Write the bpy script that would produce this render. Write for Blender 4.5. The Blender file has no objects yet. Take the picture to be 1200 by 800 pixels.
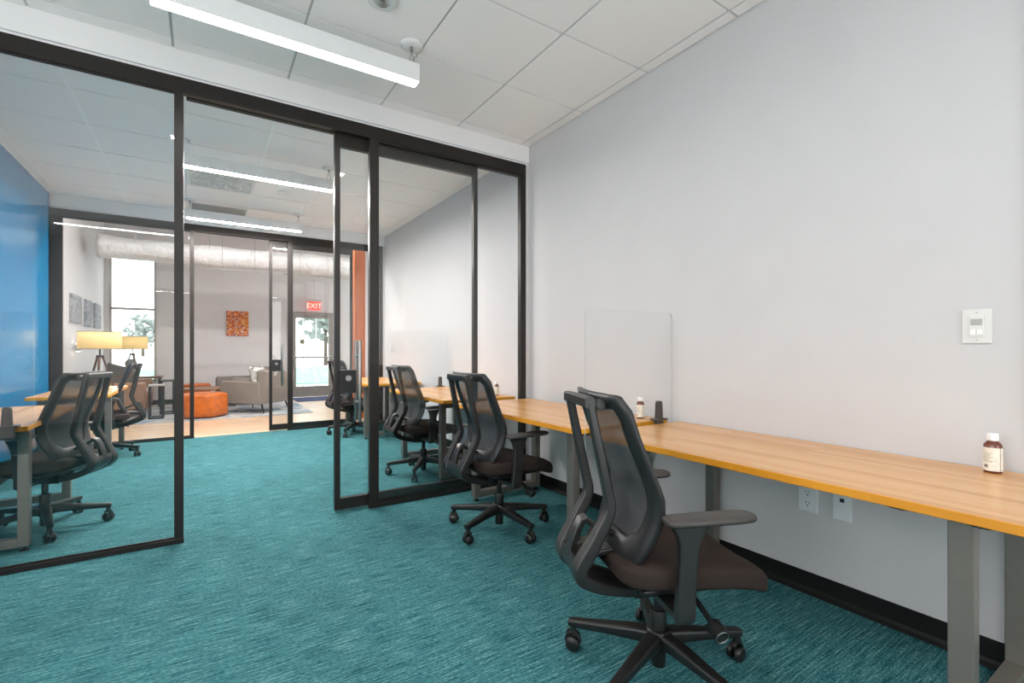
import bpy, bmesh, math, random
from mathutils import Vector, Matrix
random.seed(7)
C = bpy.context.scene.collection
PI = math.pi

# ------------------------------------------------------------------ materials
def newmat(name):
    m = bpy.data.materials.new(name); m.use_nodes = True
    nt = m.node_tree
    return m, nt, nt.nodes['Principled BSDF']
def sl(c):
    return tuple(((v/255.0)/12.92 if v/255.0 <= 0.04045 else ((v/255.0+0.055)/1.055)**2.4) for v in c) + (1,)
def link(nt, a, b): nt.links.new(a, b)
def node(nt, t, **kw):
    n = nt.nodes.new(t)
    for k, v in kw.items():
        if k in n.inputs.keys(): n.inputs[k].default_value = v
        else: setattr(n, k, v)
    return n
def simple(name, rgb, rough=.5, metal=0, spec=.5, var=.06, scale=30, bump=0, emit=None, es=0, coord='Object'):
    m, nt, b = newmat(name)
    tc = node(nt, 'ShaderNodeTexCoord')
    nz = node(nt, 'ShaderNodeTexNoise', Scale=scale, Detail=3.0)
    link(nt, tc.outputs[coord], nz.inputs['Vector'])
    cr = node(nt, 'ShaderNodeValToRGB')
    c = sl(rgb)
    cr.color_ramp.elements[0].position = .3; cr.color_ramp.elements[1].position = .7
    cr.color_ramp.elements[0].color = tuple(max(0, v*(1-var)) for v in c[:3]) + (1,)
    cr.color_ramp.elements[1].color = tuple(min(1, v*(1+var)) for v in c[:3]) + (1,)
    link(nt, nz.outputs['Fac'], cr.inputs['Fac']); link(nt, cr.outputs['Color'], b.inputs['Base Color'])
    b.inputs['Roughness'].default_value = rough; b.inputs['Metallic'].default_value = metal
    b.inputs['Specular IOR Level'].default_value = spec
    if bump:
        bp = node(nt, 'ShaderNodeBump', Strength=bump, Distance=.002)
        link(nt, nz.outputs['Fac'], bp.inputs['Height']); link(nt, bp.outputs['Normal'], b.inputs['Normal'])
    if emit:
        b.inputs['Emission Color'].default_value = sl(emit); b.inputs['Emission Strength'].default_value = es
    return m
def glassmat(name, tint=(1, 1, 1), ior=1.5, rough=0.0, extra=0.0):
    m, nt, b = newmat(name); nt.nodes.remove(b)
    out = nt.nodes['Material Output']
    tr = node(nt, 'ShaderNodeBsdfTransparent'); tr.inputs['Color'].default_value = tint + (1,)
    gl = node(nt, 'ShaderNodeBsdfGlossy', Roughness=rough)
    fr = node(nt, 'ShaderNodeFresnel', IOR=ior)
    # same reflectance from either side of the pane
    ge = node(nt, 'ShaderNodeNewGeometry')
    io = node(nt, 'ShaderNodeMath', operation='MULTIPLY_ADD'); io.inputs[1].default_value = 1/ior-ior; io.inputs[2].default_value = ior
    link(nt, ge.outputs['Backfacing'], io.inputs[0]); link(nt, io.outputs[0], fr.inputs['IOR'])
    ad = node(nt, 'ShaderNodeMath', operation='MULTIPLY_ADD'); ad.inputs[1].default_value = 1.0; ad.inputs[2].default_value = extra
    ad.use_clamp = True
    link(nt, fr.outputs[0], ad.inputs[0])
    mx = node(nt, 'ShaderNodeMixShader')
    link(nt, ad.outputs[0], mx.inputs[0]); link(nt, tr.outputs[0], mx.inputs[1]); link(nt, gl.outputs[0], mx.inputs[2])
    link(nt, mx.outputs[0], out.inputs['Surface'])
    return m
def emat(name, rgb, s):
    m, nt, b = newmat(name)
    b.inputs['Base Color'].default_value = sl(rgb); b.inputs['Emission Color'].default_value = sl(rgb); b.inputs['Emission Strength'].default_value = s
    return m
def ramp(nt, stops):
    cr = node(nt, 'ShaderNodeValToRGB'); e = cr.color_ramp.elements
    e[0].position, e[0].color = stops[0][0], sl(stops[0][1]); e[1].position, e[1].color = stops[-1][0], sl(stops[-1][1])
    for p, c in stops[1:-1]:
        q = e.new(p); q.color = sl(c)
    return cr
def carpetmat():
    m, nt, b = newmat('teal_carpet')
    tc = node(nt, 'ShaderNodeTexCoord')
    mp = node(nt, 'ShaderNodeMapping'); mp.inputs['Scale'].default_value = (7, 135, 1)
    link(nt, tc.outputs['Object'], mp.inputs['Vector'])
    n1 = node(nt, 'ShaderNodeTexNoise', Scale=1.0, Detail=4.0, Roughness=.65); link(nt, mp.outputs[0], n1.inputs['Vector'])
    mp2 = node(nt, 'ShaderNodeMapping'); mp2.inputs['Scale'].default_value = (60, 190, 1)
    link(nt, tc.outputs['Object'], mp2.inputs['Vector'])
    n2 = node(nt, 'ShaderNodeTexNoise', Scale=1.0, Detail=3.0, Roughness=.7); link(nt, mp2.outputs[0], n2.inputs['Vector'])
    n3 = node(nt, 'ShaderNodeTexNoise', Scale=1.6, Detail=2.0); link(nt, tc.outputs['Object'], n3.inputs['Vector'])
    a = node(nt, 'ShaderNodeMath', operation='MULTIPLY_ADD'); a.inputs[1].default_value = .55
    link(nt, n1.outputs['Fac'], a.inputs[0])
    s = node(nt, 'ShaderNodeMath', operation='MULTIPLY'); s.inputs[1].default_value = .45
    link(nt, n2.outputs['Fac'], s.inputs[0]); link(nt, s.outputs[0], a.inputs[2])
    cr = ramp(nt, [(.37, (10, 54, 62)), (.45, (36, 92, 99)), (.54, (70, 124, 128)), (.66, (140, 178, 175))])
    link(nt, a.outputs[0], cr.inputs['Fac'])
    mx = node(nt, 'ShaderNodeMix', data_type='RGBA', blend_type='MULTIPLY'); mx.inputs['Factor'].default_value = .35
    cr2 = ramp(nt, [(.35, (205, 205, 205)), (.65, (255, 255, 255))]); link(nt, n3.outputs['Fac'], cr2.inputs['Fac'])
    link(nt, cr.outputs['Color'], mx.inputs['A']); link(nt, cr2.outputs['Color'], mx.inputs['B'])
    link(nt, mx.outputs['Result'], b.inputs['Base Color'])
    b.inputs['Roughness'].default_value = .95; b.inputs['Specular IOR Level'].default_value = .15
    bp = node(nt, 'ShaderNodeBump', Strength=.5, Distance=.004); link(nt, a.outputs[0], bp.inputs['Height']); link(nt, bp.outputs['Normal'], b.inputs['Normal'])
    return m
def plankmat(name, cols, axis='Y', w=.045, ln=.9, rough=.3, rot=0, seam=.02, grain=1.0):
    # strips running along axis with per-board tone
    m, nt, b = newmat(name)
    tc = node(nt, 'ShaderNodeTexCoord')
    mp = node(nt, 'ShaderNodeMapping')
    mp.inputs['Rotation'].default_value = (0, 0, -PI/2 if axis == 'Y' else 0)
    link(nt, tc.outputs['Object'], mp.inputs['Vector'])
    br = node(nt, 'ShaderNodeTexBrick', Scale=1.0)
    br.inputs['Brick Width'].default_value = ln; br.inputs['Row Height'].default_value = w
    br.inputs['Mortar Size'].default_value = 0.0; br.inputs['Bias'].default_value = 0
    br.inputs['Color1'].default_value = (0, 0, 0, 1); br.inputs['Color2'].default_value = (1, 1, 1, 1); br.inputs['Mortar'].default_value = (.5, .5, .5, 1)
    br.offset = .37; br.offset_frequency = 2
    link(nt, mp.outputs[0], br.inputs['Vector'])
    mg = node(nt, 'ShaderNodeMapping'); mg.inputs['Scale'].default_value = (3, 60, 3) 
    link(nt, mp.outputs[0], mg.inputs['Vector'])
    ng = node(nt, 'ShaderNodeTexNoise', Scale=1.0, Detail=4.0, Roughness=.6, Distortion=.4); link(nt, mg.outputs[0], ng.inputs['Vector'])
    bw = node(nt, 'ShaderNodeRGBToBW'); link(nt, br.outputs['Color'], bw.inputs[0])
    ad = node(nt, 'ShaderNodeMath', operation='MULTIPLY_ADD'); ad.inputs[1].default_value = .38
    sc = node(nt, 'ShaderNodeMath', operation='MULTIPLY'); sc.inputs[1].default_value = .62*grain
    link(nt, ng.outputs['Fac'], sc.inputs[0]); link(nt, bw.outputs[0], ad.inputs[0]); link(nt, sc.outputs[0], ad.inputs[2])
    cr = ramp(nt, [(.1, cols[0]), (.5, cols[1]), (.85, cols[2])]); link(nt, ad.outputs[0], cr.inputs['Fac'])
    link(nt, cr.outputs['Color'], b.inputs['Base Color'])
    b.inputs['Roughness'].default_value = rough
    return m
def meshback():
    m, nt, b = newmat('chair_mesh_fabric')
    out = nt.nodes['Material Output']
    tc = node(nt, 'ShaderNodeTexCoord')
    ch = node(nt, 'ShaderNodeTexNoise', Scale=260.0, Detail=1.0); link(nt, tc.outputs['Object'], ch.inputs['Vector'])
    cr = ramp(nt, [(.3, (50, 50, 53)), (.7, (70, 70, 74))]); link(nt, ch.outputs['Fac'], cr.inputs['Fac']); link(nt, cr.outputs['Color'], b.inputs['Base Color'])
    b.inputs['Roughness'].default_value = .6
    tr = node(nt, 'ShaderNodeBsdfTransparent')
    mx = node(nt, 'ShaderNodeMixShader'); mx.inputs[0].default_value = .84
    link(nt, tr.outputs[0], mx.inputs[1]); link(nt, b.outputs[0], mx.inputs[2]); link(nt, mx.outputs[0], out.inputs['Surface'])
    return m
def artmat(name, cols, scale=9, emit=0):
    m, nt, b = newmat(name)
    tc = node(nt, 'ShaderNodeTexCoord')
    v = node(nt, 'ShaderNodeTexVoronoi', Scale=scale); v.inputs['Randomness'].default_value = 1
    mp = node(nt, 'ShaderNodeMapping'); mp.inputs['Scale'].default_value = (1, 1, 1.7)
    nz = node(nt, 'ShaderNodeTexNoise', Scale=scale*.7, Detail=5.0, Distortion=1.2)
    link(nt, tc.outputs['Object'], mp.inputs['Vector']); link(nt, mp.outputs[0], v.inputs['Vector']); link(nt, mp.outputs[0], nz.inputs['Vector'])
    bw = node(nt, 'ShaderNodeRGBToBW'); link(nt, v.outputs['Color'], bw.inputs[0])
    a = node(nt, 'ShaderNodeMath', operation='MULTIPLY_ADD'); a.inputs[1].default_value = .8
    s = node(nt, 'ShaderNodeMath', operation='MULTIPLY'); s.inputs[1].default_value = .2
    link(nt, bw.outputs[0], a.inputs[0]); link(nt, nz.outputs['Fac'], s.inputs[0]); link(nt, s.outputs[0], a.inputs[2])
    n = len(cols); cr = ramp(nt, [(.22+.56*i/(n-1), c) for i, c in enumerate(cols)])
    link(nt, a.outputs[0], cr.inputs['Fac']); link(nt, cr.outputs['Color'], b.inputs['Base Color']); b.inputs['Roughness'].default_value = .7
    return m

M = {}
M['wall'] = simple('painted_wall_pale_grey', (199, 197, 198), .6, var=.012, scale=4, spec=.3)
M['white'] = simple('painted_soffit_white', (232, 230, 230), .6, var=.01, scale=4, spec=.3)
M['blue'] = simple('painted_wall_blue', (14, 118, 168), .16, var=.03, scale=3, spec=.5)
M['tile'] = simple('ceiling_tile_white', (250, 246, 245), .9, var=.02, scale=160, bump=.15, spec=.1)
M['tbar'] = simple('ceiling_grid_metal', (205, 205, 203), .5, var=.02, spec=.3)
M['carpet'] = carpetmat()
M['woodfloor'] = plankmat('lounge_plank_floor', [(172, 142, 114), (194, 166, 138), (214, 190, 166)], 'X', .15, 1.2, .28)
M['desktop'] = plankmat('butcher_block_top', [(186, 128, 70), (210, 156, 98), (226, 180, 124)], 'Y', .040, 1.3, .26, grain=.95)
M['deskedge'] = plankmat('desk_edge_veneer', [(196, 122, 20), (216, 146, 30), (232, 168, 48)], 'Y', .02, .8, .45)
M['frame'] = simple('bronze_aluminium', (40, 35, 33), .38, .35, var=.04)
M['framedark'] = simple('dark_bronze_track', (34, 30, 28), .45, .3, var=.04)
M['base'] = simple('black_vinyl_base', (12, 12, 12), .55, var=.1, spec=.3)
M['deskleg'] = simple('grey_powder_steel', (124, 118, 111), .42, .55, var=.03)
M['plastic'] = simple('charcoal_plastic', (37, 35, 35), .34, var=.05, scale=80, bump=.06)
M['padplastic'] = simple('arm_pad_polymer', (60, 56, 54), .5, var=.05)
M['blackpl'] = simple('black_nylon', (24, 23, 23), .4, var=.08)
M['seatfab'] = simple('seat_fabric', (47, 38, 34), .85, var=.16, scale=400, bump=.3, spec=.2)
M['rimfab'] = simple('back_rim_polymer', (32, 31, 32), .42, var=.06, scale=90)
M['mesh'] = meshback()
M['chrome'] = simple('brushed_steel', (165, 163, 160), .36, 1.0, var=.03)
M['lockblack'] = simple('black_lock_case', (20, 20, 20), .5, var=.06)
M['glass'] = glassmat('partition_glass', (.99, .995, .993), 1.50, 0, .0)
M['acrylic'] = glassmat('clear_acrylic', (.995, .997, .997), 1.25, 0, .0)
M['wglass'] = glassmat('window_glass', (.96, .98, .98), 1.45)
M['lens'] = emat('light_lens', (255, 250, 246), 46.0)
M['lens_b'] = emat('light_lens_bright', (255, 250, 246), 380.0)
M['lens_c'] = emat('light_lens_lounge_added', (255, 250, 246), 190.0)  # lens of the pendants added to brighten the lounge
M['fixture'] = simple('fixture_white', (225, 225, 225), .45, var=.01)
M['barlit'] = simple('ceiling_bar_lit', (252, 252, 252), .35, var=.005)  # grid bar in a lighter white: the light it catches is painted in
M['acedge'] = simple('polished_acrylic_edge', (176, 182, 184), .2, var=.02)
M['switch'] = simple('switch_white', (212, 211, 209), .4, var=.01)
M['outlet'] = simple('outlet_white', (222, 224, 226), .4, var=.01)
M['slot'] = simple('slot_dark', (22, 24, 40), .5)
M['amber'] = simple('amber_glass', (96, 40, 16), .12, var=.1, spec=.8)
M['label'] = artmat('printed_label', [(222, 216, 202), (232, 226, 212), (214, 208, 194)], 60)
M['ink'] = simple('label_ink', (120, 112, 104), .7)
M['cap'] = simple('cap_white', (236, 236, 236), .35, var=.01)
M['clamp'] = simple('grey_clamp', (72, 68, 65), .45, .2, var=.05)
M['orangewall'] = simple('orange_paint', (196, 104, 44), .5, var=.04, scale=5)
M['greyfab'] = simple('grey_upholstery', (128, 122, 116), .9, var=.1, scale=300, bump=.25, spec=.15)
M['tanleather'] = simple('tan_leather', (132, 100, 78), .5, var=.08, scale=40, bump=.1)
M['orangeleather'] = simple('cognac_leather', (178, 92, 30), .38, var=.2, scale=14, bump=.1)
M['walnut'] = plankmat('walnut_wood', [(70, 44, 30), (92, 60, 40), (112, 76, 52)], 'Y', .3, 2, .4)
M['shade'] = simple('lamp_shade_linen', (226, 196, 138), .8, var=.03, scale=200, emit=(255, 214, 130), es=.42)
M['shadeband'] = simple('shade_trim', (120, 112, 100), .6)
M['rug'] = artmat('patterned_rug', [(150, 152, 156), (176, 174, 172), (120, 138, 160), (196, 192, 186)], 4)
M['bluemat'] = simple('blue_doormat', (58, 70, 104), .95, var=.2, scale=120, bump=.3)
M['darkmetal'] = simple('black_steel', (30, 29, 29), .45, .5, var=.05)
M['duct'] = None
M['pillow_p'] = artmat('patterned_pillow', [(60, 60, 62), (200, 198, 192), (140, 138, 134), (226, 224, 218)], 14)
M['pillow_d'] = simple('dark_knit', (62, 60, 58), .9, var=.15, scale=120, bump=.3)
M['art_o'] = artmat('orange_abstract', [(60, 56, 90), (150, 60, 30), (206, 102, 30), (222, 156, 60), (170, 60, 30), (210, 200, 190)], 34)
M['art_g'] = artmat('grey_abstract', [(98, 100, 105), (126, 128, 131), (150, 150, 152), (112, 114, 118)], 16)
M['doorgrey'] = simple('grey_door_metal', (138, 134, 130), .4, .3, var=.02)
M['exitred'] = emat('exit_letters_red', (255, 190, 176), 1.4)
M['exitbg'] = emat('exit_panel', (255, 66, 52), 1.3)
M['film'] = simple('crinkled_film', (206, 206, 204), .16, var=.1, scale=25, bump=1.0)
M['grille'] = simple('return_grille', (168, 168, 166), .6)
M['concrete'] = simple('pavement', (196, 198, 196), .9, var=.06, scale=2)
M['lawn'] = simple('lawn', (120, 176, 150), .95, var=.15, scale=3)
M['leaf'] = simple('tree_leaf_hazed', (138, 150, 146), .9, var=.25, scale=6)  # leaf colour lightened and greyed to carry the washed-out haze
M['bark'] = simple('tree_bark', (92, 80, 70), .9, var=.2, scale=20)
M['notice'] = simple('notice_card', (120, 116, 84), .6, var=.05)
M['carw'] = simple('car_white', (214, 216, 220), .3)
def ductmat():
    m, nt, b = newmat('duct_wrap')
    tc = node(nt, 'ShaderNodeTexCoord')
    nz = node(nt, 'ShaderNodeTexNoise', Scale=5.0, Detail=5.0, Distortion=1.5); link(nt, tc.outputs['Object'], nz.inputs['Vector'])
    cr = ramp(nt, [(.3, (206, 208, 210)), (.7, (228, 229, 230))]); link(nt, nz.outputs['Fac'], cr.inputs['Fac']); link(nt, cr.outputs['Color'], b.inputs['Base Color'])
    b.inputs['Roughness'].default_value = .35; b.inputs['Metallic'].default_value = .0
    bp = node(nt, 'ShaderNodeBump', Strength=.8, Distance=.04); link(nt, nz.outputs['Fac'], bp.inputs['Height']); link(nt, bp.outputs['Normal'], b.inputs['Normal'])
    return m
M['duct'] = ductmat()

# ------------------------------------------------------------------ mesh helpers
class MB:
    def __init__(s): s.bm = bmesh.new(); s.mats = []; s.wn = False
    def mi(s, m):
        if m is None: return 0
        if m not in s.mats: s.mats.append(m)
        return s.mats.index(m)
    def faces(s, pts, faces, m=None, smooth=False):
        vs = [s.bm.verts.new(p) for p in pts]; k = s.mi(m)
        for f in faces:
            try:
                q = s.bm.faces.new([vs[i] for i in f]); q.material_index = k; q.smooth = smooth
            except ValueError: pass
        return vs
    def box(s, x0, x1, y0, y1, z0, z1, m=None, mat=None):
        P = [Vector(p) for p in ((x0,y0,z0),(x1,y0,z0),(x1,y1,z0),(x0,y1,z0),(x0,y0,z1),(x1,y0,z1),(x1,y1,z1),(x0,y1,z1))]
        if mat: P = [mat @ p for p in P]
        s.faces(P, [(0,3,2,1),(4,5,6,7),(0,1,5,4),(1,2,6,5),(2,3,7,6),(3,0,4,7)], m)
        return s
    def loft(s, rings, m=None, smooth=True, cap=True, closed=True):
        k = s.mi(m); R = [[s.bm.verts.new(p) for p in r] for r in rings]; n = len(R[0])
        for a, b in zip(R[:-1], R[1:]):
            for i in range(n if closed else n-1):
                j = (i+1) % n
                try:
                    q = s.bm.faces.new((a[i], a[j], b[j], b[i])); q.material_index = k; q.smooth = smooth
                except ValueError: pass
        if cap:
            for r in (R[0][::-1], R[-1]):
                q = s.bm.faces.new(r); q.material_index = k
        return s
    def lathe(s, prof, n=24, o=(0,0,0), m=None, cap=True, smooth=True, mat=None):
        rings = []
        for r, z in prof:
            ring = [Vector((r*math.cos(2*PI*i/n), r*math.sin(2*PI*i/n), z)) for i in range(n)]
            if mat: ring = [mat @ p for p in ring]
            rings.append([p + Vector(o) for p in ring])
        return s.loft(rings, m, smooth, cap)
    def cyl(s, a, b, r, n=16, m=None, r2=None, smooth=True):
        a, b = Vector(a), Vector(b); d = b-a; q = d.to_track_quat('Z', 'Y').to_matrix()
        r2 = r if r2 is None else r2
        rings = [[p + q @ Vector((rr*math.cos(2*PI*i/n), rr*math.sin(2*PI*i/n), 0)) for i in range(n)] for p, rr in ((a, r), (b, r2))]
        return s.loft(rings, m, smooth)
    def sweep(s, pts, sizes, side=Vector((0,1,0)), m=None, n=12, e=3.2, smooth=True):
        # superellipse section swept along pts; side = one section axis; sizes = (along side, other) half sizes
        rings = []; P = [Vector(p) for p in pts]
        for i, p in enumerate(P):
            t = (P[min(i+1, len(P)-1)] - P[max(i-1, 0)]).normalized()
            b = (side - t*side.dot(t)).normalized(); c = t.cross(b)
            w, h = sizes[i] if isinstance(sizes, list) else sizes
            ring = []
            q = min(w, h)*(2/e)
            for sx, sy, a0 in ((1, 1, 0), (-1, 1, 90), (-1, -1, 180), (1, -1, 270)):
                for k in range(4):
                    a = math.radians(a0+30*k)
                    ring.append(p + b*(sx*(w-q)+q*math.cos(a)) + c*(sy*(h-q)+q*math.sin(a)))
            rings.append(ring)
        s.wn = True
        return s.loft(rings, m, smooth)
    def build(s, name, mat=None, parent=None, bevel=0, seg=2, solid=0, sub=0, loc=None, rot=None, autosmooth=False):
        bmesh.ops.recalc_face_normals(s.bm, faces=s.bm.faces[:])
        me = bpy.data.meshes.new(name); s.bm.to_mesh(me); s.bm.free()
        ms = s.mats if s.mats else [mat]
        if s.mats and mat is not None and mat not in ms and False: pass
        for m in ms: me.materials.append(m)
        o = bpy.data.objects.new(name, me); C.objects.link(o)
        if parent: o.parent = parent
        if loc: o.location = loc
        if rot: o.rotation_euler = rot
        if solid:
            md = o.modifiers.new('solid', 'SOLIDIFY'); md.thickness = solid; md.offset = 0
        if bevel:
            md = o.modifiers.new('bevel', 'BEVEL'); md.width = bevel; md.segments = seg; md.limit_method = 'ANGLE'; md.angle_limit = math.radians(35)
        if s.wn and not sub:
            md = o.modifiers.new('wn', 'WEIGHTED_NORMAL'); md.keep_sharp = True
        if sub:
            md = o.modifiers.new('sub', 'SUBSURF'); md.levels = sub; md.render_levels = sub
            for f in me.polygons: f.use_smooth = True
        return o
def B(x0, x1, y0, y1, z0, z1, **k): return MB().box(x0, x1, y0, y1, z0, z1, **k)
def thing(name, label, cat, loc=(0,0,0), rz=0, group=None):
    o = bpy.data.objects.new(name, None); C.objects.link(o); o.location = loc; o.rotation_euler = (0, 0, rz); o.empty_display_size = .1
    return tag(o, label, cat, group)
def tag(o, label, cat, group=None, kind=None):
    o['label'] = label; o['category'] = cat
    if group: o['group'] = group
    if kind: o['kind'] = kind
    return o
def struct(o): o['kind'] = 'structure'; return o
def sempty(name, loc=(0,0,0)):
    o = bpy.data.objects.new(name, None); C.objects.link(o); o.location = loc; o.empty_display_size = .1; return struct(o)
def copy_tree(o, parent=None):
    c = o.copy(); C.objects.link(c)
    if parent: c.parent = parent
    for ch in [x for x in bpy.data.objects if x.parent == o]: copy_tree(ch, c)
    return c
def kids(o): return [x for x in bpy.data.objects if x.parent == o]
def smooth_path(P, n=4):
    # Catmull-Rom
    out = []; P = [Vector(p) for p in P]
    for i in range(len(P)-1):
        p0, p1, p2, p3 = P[max(i-1,0)], P[i], P[i+1], P[min(i+2,len(P)-1)]
        for k in range(n):
            t = k/n
            out.append(.5*((2*p1)+(-p0+p2)*t+(2*p0-5*p1+4*p2-p3)*t*t+(-p0+3*p1-3*p2+p3)*t**3))
    out.append(P[-1]); return out
def interp(tab, x):
    if x <= tab[0][0]: return tab[0][1]
    for (a, va), (b, vb) in zip(tab[:-1], tab[1:]):
        if x <= b: return va + (vb-va)*(x-a)/(b-a)
    return tab[-1][1]

# ------------------------------------------------------------------ room numbers
XR, XB = 2.507, -1.53          # right white wall, blue wall
Y1, Y2, YF = 3.595, 7.73, 12.85
ZC, ZH = 3.05, 2.883
XL1 = -2.6                     # room 1 left wall
YB = -3.2
YS = 3.75                      # back of the first partition's soffit
LX0, LX1, LZ = -1.72, 5.2, 4.1

# floors
struct(B(XL1, XR+.1, YB, Y2+.06, -.08, 0).build('floor', M['carpet']))
struct(B(LX0-.1, LX1, Y2+.06, YF+.1, -.08, 0).build('floor', M['woodfloor']))
# walls
struct(B(XR, XR+.12, YB, Y2+.12, 0, ZC+.05).build('wall_right', M['wall']))
struct(B(XB-.12, XB, Y1+.02, Y2+.12, 0, ZC+.05).build('wall_left', M['blue']))
SW = (-2.4, 2.6, .80, 2.95)
w = MB()
for a in ((YB, SW[0], 0, ZC+.05), (SW[0], SW[1], 0, SW[2]), (SW[0], SW[1], SW[3], ZC+.05), (SW[1], Y1+.15, 0, ZC+.05)): w.box(XL1-.12, XL1, a[0], a[1], a[2], a[3])
struct(w.build('wall_left', M['wall']))
sw_ = sempty('added_window_6', (XL1, 0, 0)); f = MB()  # window added in the unseen left wall to let in side light
for y in (SW[0], -.75, .90, SW[1]-.05): f.box(-.09, -.02, y, y+.05, SW[2], SW[3])
f.box(-.09, -.02, SW[0], SW[1], SW[2], SW[2]+.05).box(-.09, -.02, SW[0], SW[1], SW[3]-.05, SW[3])
f.build('window_frame', M['frame'], sw_, bevel=.002)
MB().box(-.06, -.052, SW[0], SW[1], SW[2], SW[3]).build('window_pane', M['wglass'], sw_)
BW = (-.30, 2.40, .10, 2.95)
w = MB()
for a in ((XL1-.12, BW[0], 0, ZC+.05), (BW[0], BW[1], 0, BW[2]), (BW[0], BW[1], BW[3], ZC+.05), (BW[1], XR+.12, 0, ZC+.05)): w.box(a[0], a[1], YB-.12, YB, a[2], a[3])
struct(w.build('wall_back', M['wall']))
bw_ = sempty('added_window_4', (0, YB, 0)); f = MB()  # window added behind the camera to lift the ceiling with daylight
for x in (BW[0], 1.03, BW[1]-.05): f.box(x, x+.05, -.09, -.02, BW[2], BW[3])
f.box(BW[0], BW[1], -.09, -.02, BW[2], BW[2]+.05).box(BW[0], BW[1], -.09, -.02, BW[3]-.05, BW[3])
f.build('window_frame', M['frame'], bw_, bevel=.002)
MB().box(BW[0], BW[1], -.06, -.052, BW[2], BW[3]).build('window_pane', M['wglass'], bw_)
struct(B(XL1, XB-.12, Y1+.02, Y1+.15, 0, ZC+.05).build('wall_left', M['wall']))
# soffits above the glass partitions
w = MB().box(XL1, XR, Y1-.003, YS, ZH+.018, ZC+.01, m=M['white']).box(XL1, XR, Y1+.012, YS-.02, ZH-.002, ZH+.02, m=M['white'])
struct(w.build('wall_partition'))
w = MB().box(XB, XR, Y2-.003, Y2+.15, ZH+.018, ZC+.01, m=M['white']).box(XB, XR, Y2+.012, Y2+.13, ZH-.002, ZH+.02, m=M['white'])
struct(w.build('wall_partition'))
# lounge walls
struct(B(LX0-.12, LX0, Y2+.15, YF+.1, 0, LZ).build('wall_lounge_left', M['wall']))
w = MB()
for a in ((Y2+.15, 8.4, 0, LZ), (8.4, 12.4, 0, .5), (8.4, 12.4, 3.3, LZ), (12.4, YF+.1, 0, LZ)): w.box(LX1, LX1+.12, a[0], a[1], a[2], a[3])
struct(w.build('wall_lounge_right', M['wall']))
w5 = sempty('added_window_5', (LX1, 0, 0)); f = MB()  # out-of-view window added to brighten the lounge
for y in (8.4, 9.7, 11.05, 12.35): f.box(.03, .09, y, y+.05, .5, 3.3)
f.box(.03, .09, 8.4, 12.4, .5, .55).box(.03, .09, 8.4, 12.4, 3.25, 3.3).box(.03, .09, 8.4, 12.4, 2.03, 2.08).build('window_frame', M['grille'], w5, bevel=.002)
MB().box(.055, .063, 8.4, 12.4, .5, 3.3).build('window_pane', M['wglass'], w5)
WX0, WX1, WZ0, WZ1 = -1.64, -.85, .50, 3.15
DX0, DX1, DZ1 = 1.76, 2.88, 2.13
w = MB()
for a in ((LX0-.1, WX0, 0, LZ), (WX0, WX1, 0, WZ0), (WX0, WX1, WZ1, LZ), (WX1, DX0, 0, LZ), (DX0, DX1, DZ1, LZ), (DX1, LX1+.12, 0, LZ)):
    w.box(a[0], a[1], YF, YF+.15, a[2], a[3])
struct(w.build('wall_lounge_far', M['wall']))
w = MB().box(LX0-.12, XB, Y2-.03, Y2+.15, 0, LZ).box(XR, LX1+.1, Y2-.03+.06, Y2+.15, 0, LZ).box(XB, XR, Y2+.02, Y2+.15, ZC+.01, LZ)
struct(w.build('wall_lounge_near', M['wall']))
struct(B(LX0-.2, LX1+.2, Y2+.02, YF+.2, LZ, LZ+.1).build('ceiling', M['wall']))

# suspended ceilings: tegular tiles over a metal grid
def ceiling(x0, x1, y0, y1, xs, ys, xz=.008):
    t = MB(); g = 0.007
    t.box(x0, x1, y0, y1, ZC+.03, ZC+.07, m=M['tbar'])
    X = [x0] + [x for x in xs if x0+.02 < x < x1-.02] + [x1]; Yv = [y0] + [y for y in ys if y0+.02 < y < y1-.02] + [y1]
    for a, b in zip(X[:-1], X[1:]):
        for c, d in zip(Yv[:-1], Yv[1:]):
            t.box(a+g, b-g, c+g, d-g, ZC, ZC+.028, m=M['tile'])
    # grid flanges just above the tile face
    for x in X: t.box(x-.013+(.008-xz)*.3, x+.013-(.008-xz)*.3, y0, y1, ZC+xz, ZC+xz+.004, m=M['tbar'] if xz > 0 else M['barlit'])
    for y in Yv: t.box(x0, x1, y-.013, y+.013, ZC+.009, ZC+.013, m=M['tbar'])
    return struct(t.build('ceiling'))
gx = [1.775 + .643*k for k in range(-8, 3)]
ceiling(XL1, XR, YB, Y1, gx, [2.195 + .643*k for k in range(-9, 4)])
ceiling(XB, XR, YS, Y2, gx, [4.53 + .657*k for k in range(-1, 6)], -.003)

# baseboards
def baseboard(name, x0, x1, y0, y1): return struct(MB().box(x0, x1, y0, y1, 0, .104, m=M['base']).build(name, bevel=.003))
bb = MB()
prof = [(0,0),(-.022,0),(-.021,.006),(-.012,.016),(-.007,.03),(-.006,.100),(-.003,.104),(0,.104)]
bb.loft([[Vector((XR+p[0], y, p[1])) for p in prof] for y in (YB, Y1-.05)], M['base'], smooth=False)
struct(bb.build('baseboard_right'))
bb = MB(); bb.loft([[Vector((XR+p[0], y, p[1])) for p in prof] for y in (Y1+.16, Y2)], M['base'], smooth=False); struct(bb.build('baseboard_right'))
bb = MB(); bb.loft([[Vector((XB-p[0], y, p[1])) for p in prof] for y in (Y1+.16, Y2)], M['base'], smooth=False); struct(bb.build('baseboard_left'))
struct(MB().box(LX0, DX0-.06, YF-.012, YF, 0, .1, m=M['base']).box(DX1+.06, LX1, YF-.012, YF, 0, .1, m=M['base']).build('baseboard_far'))
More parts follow.
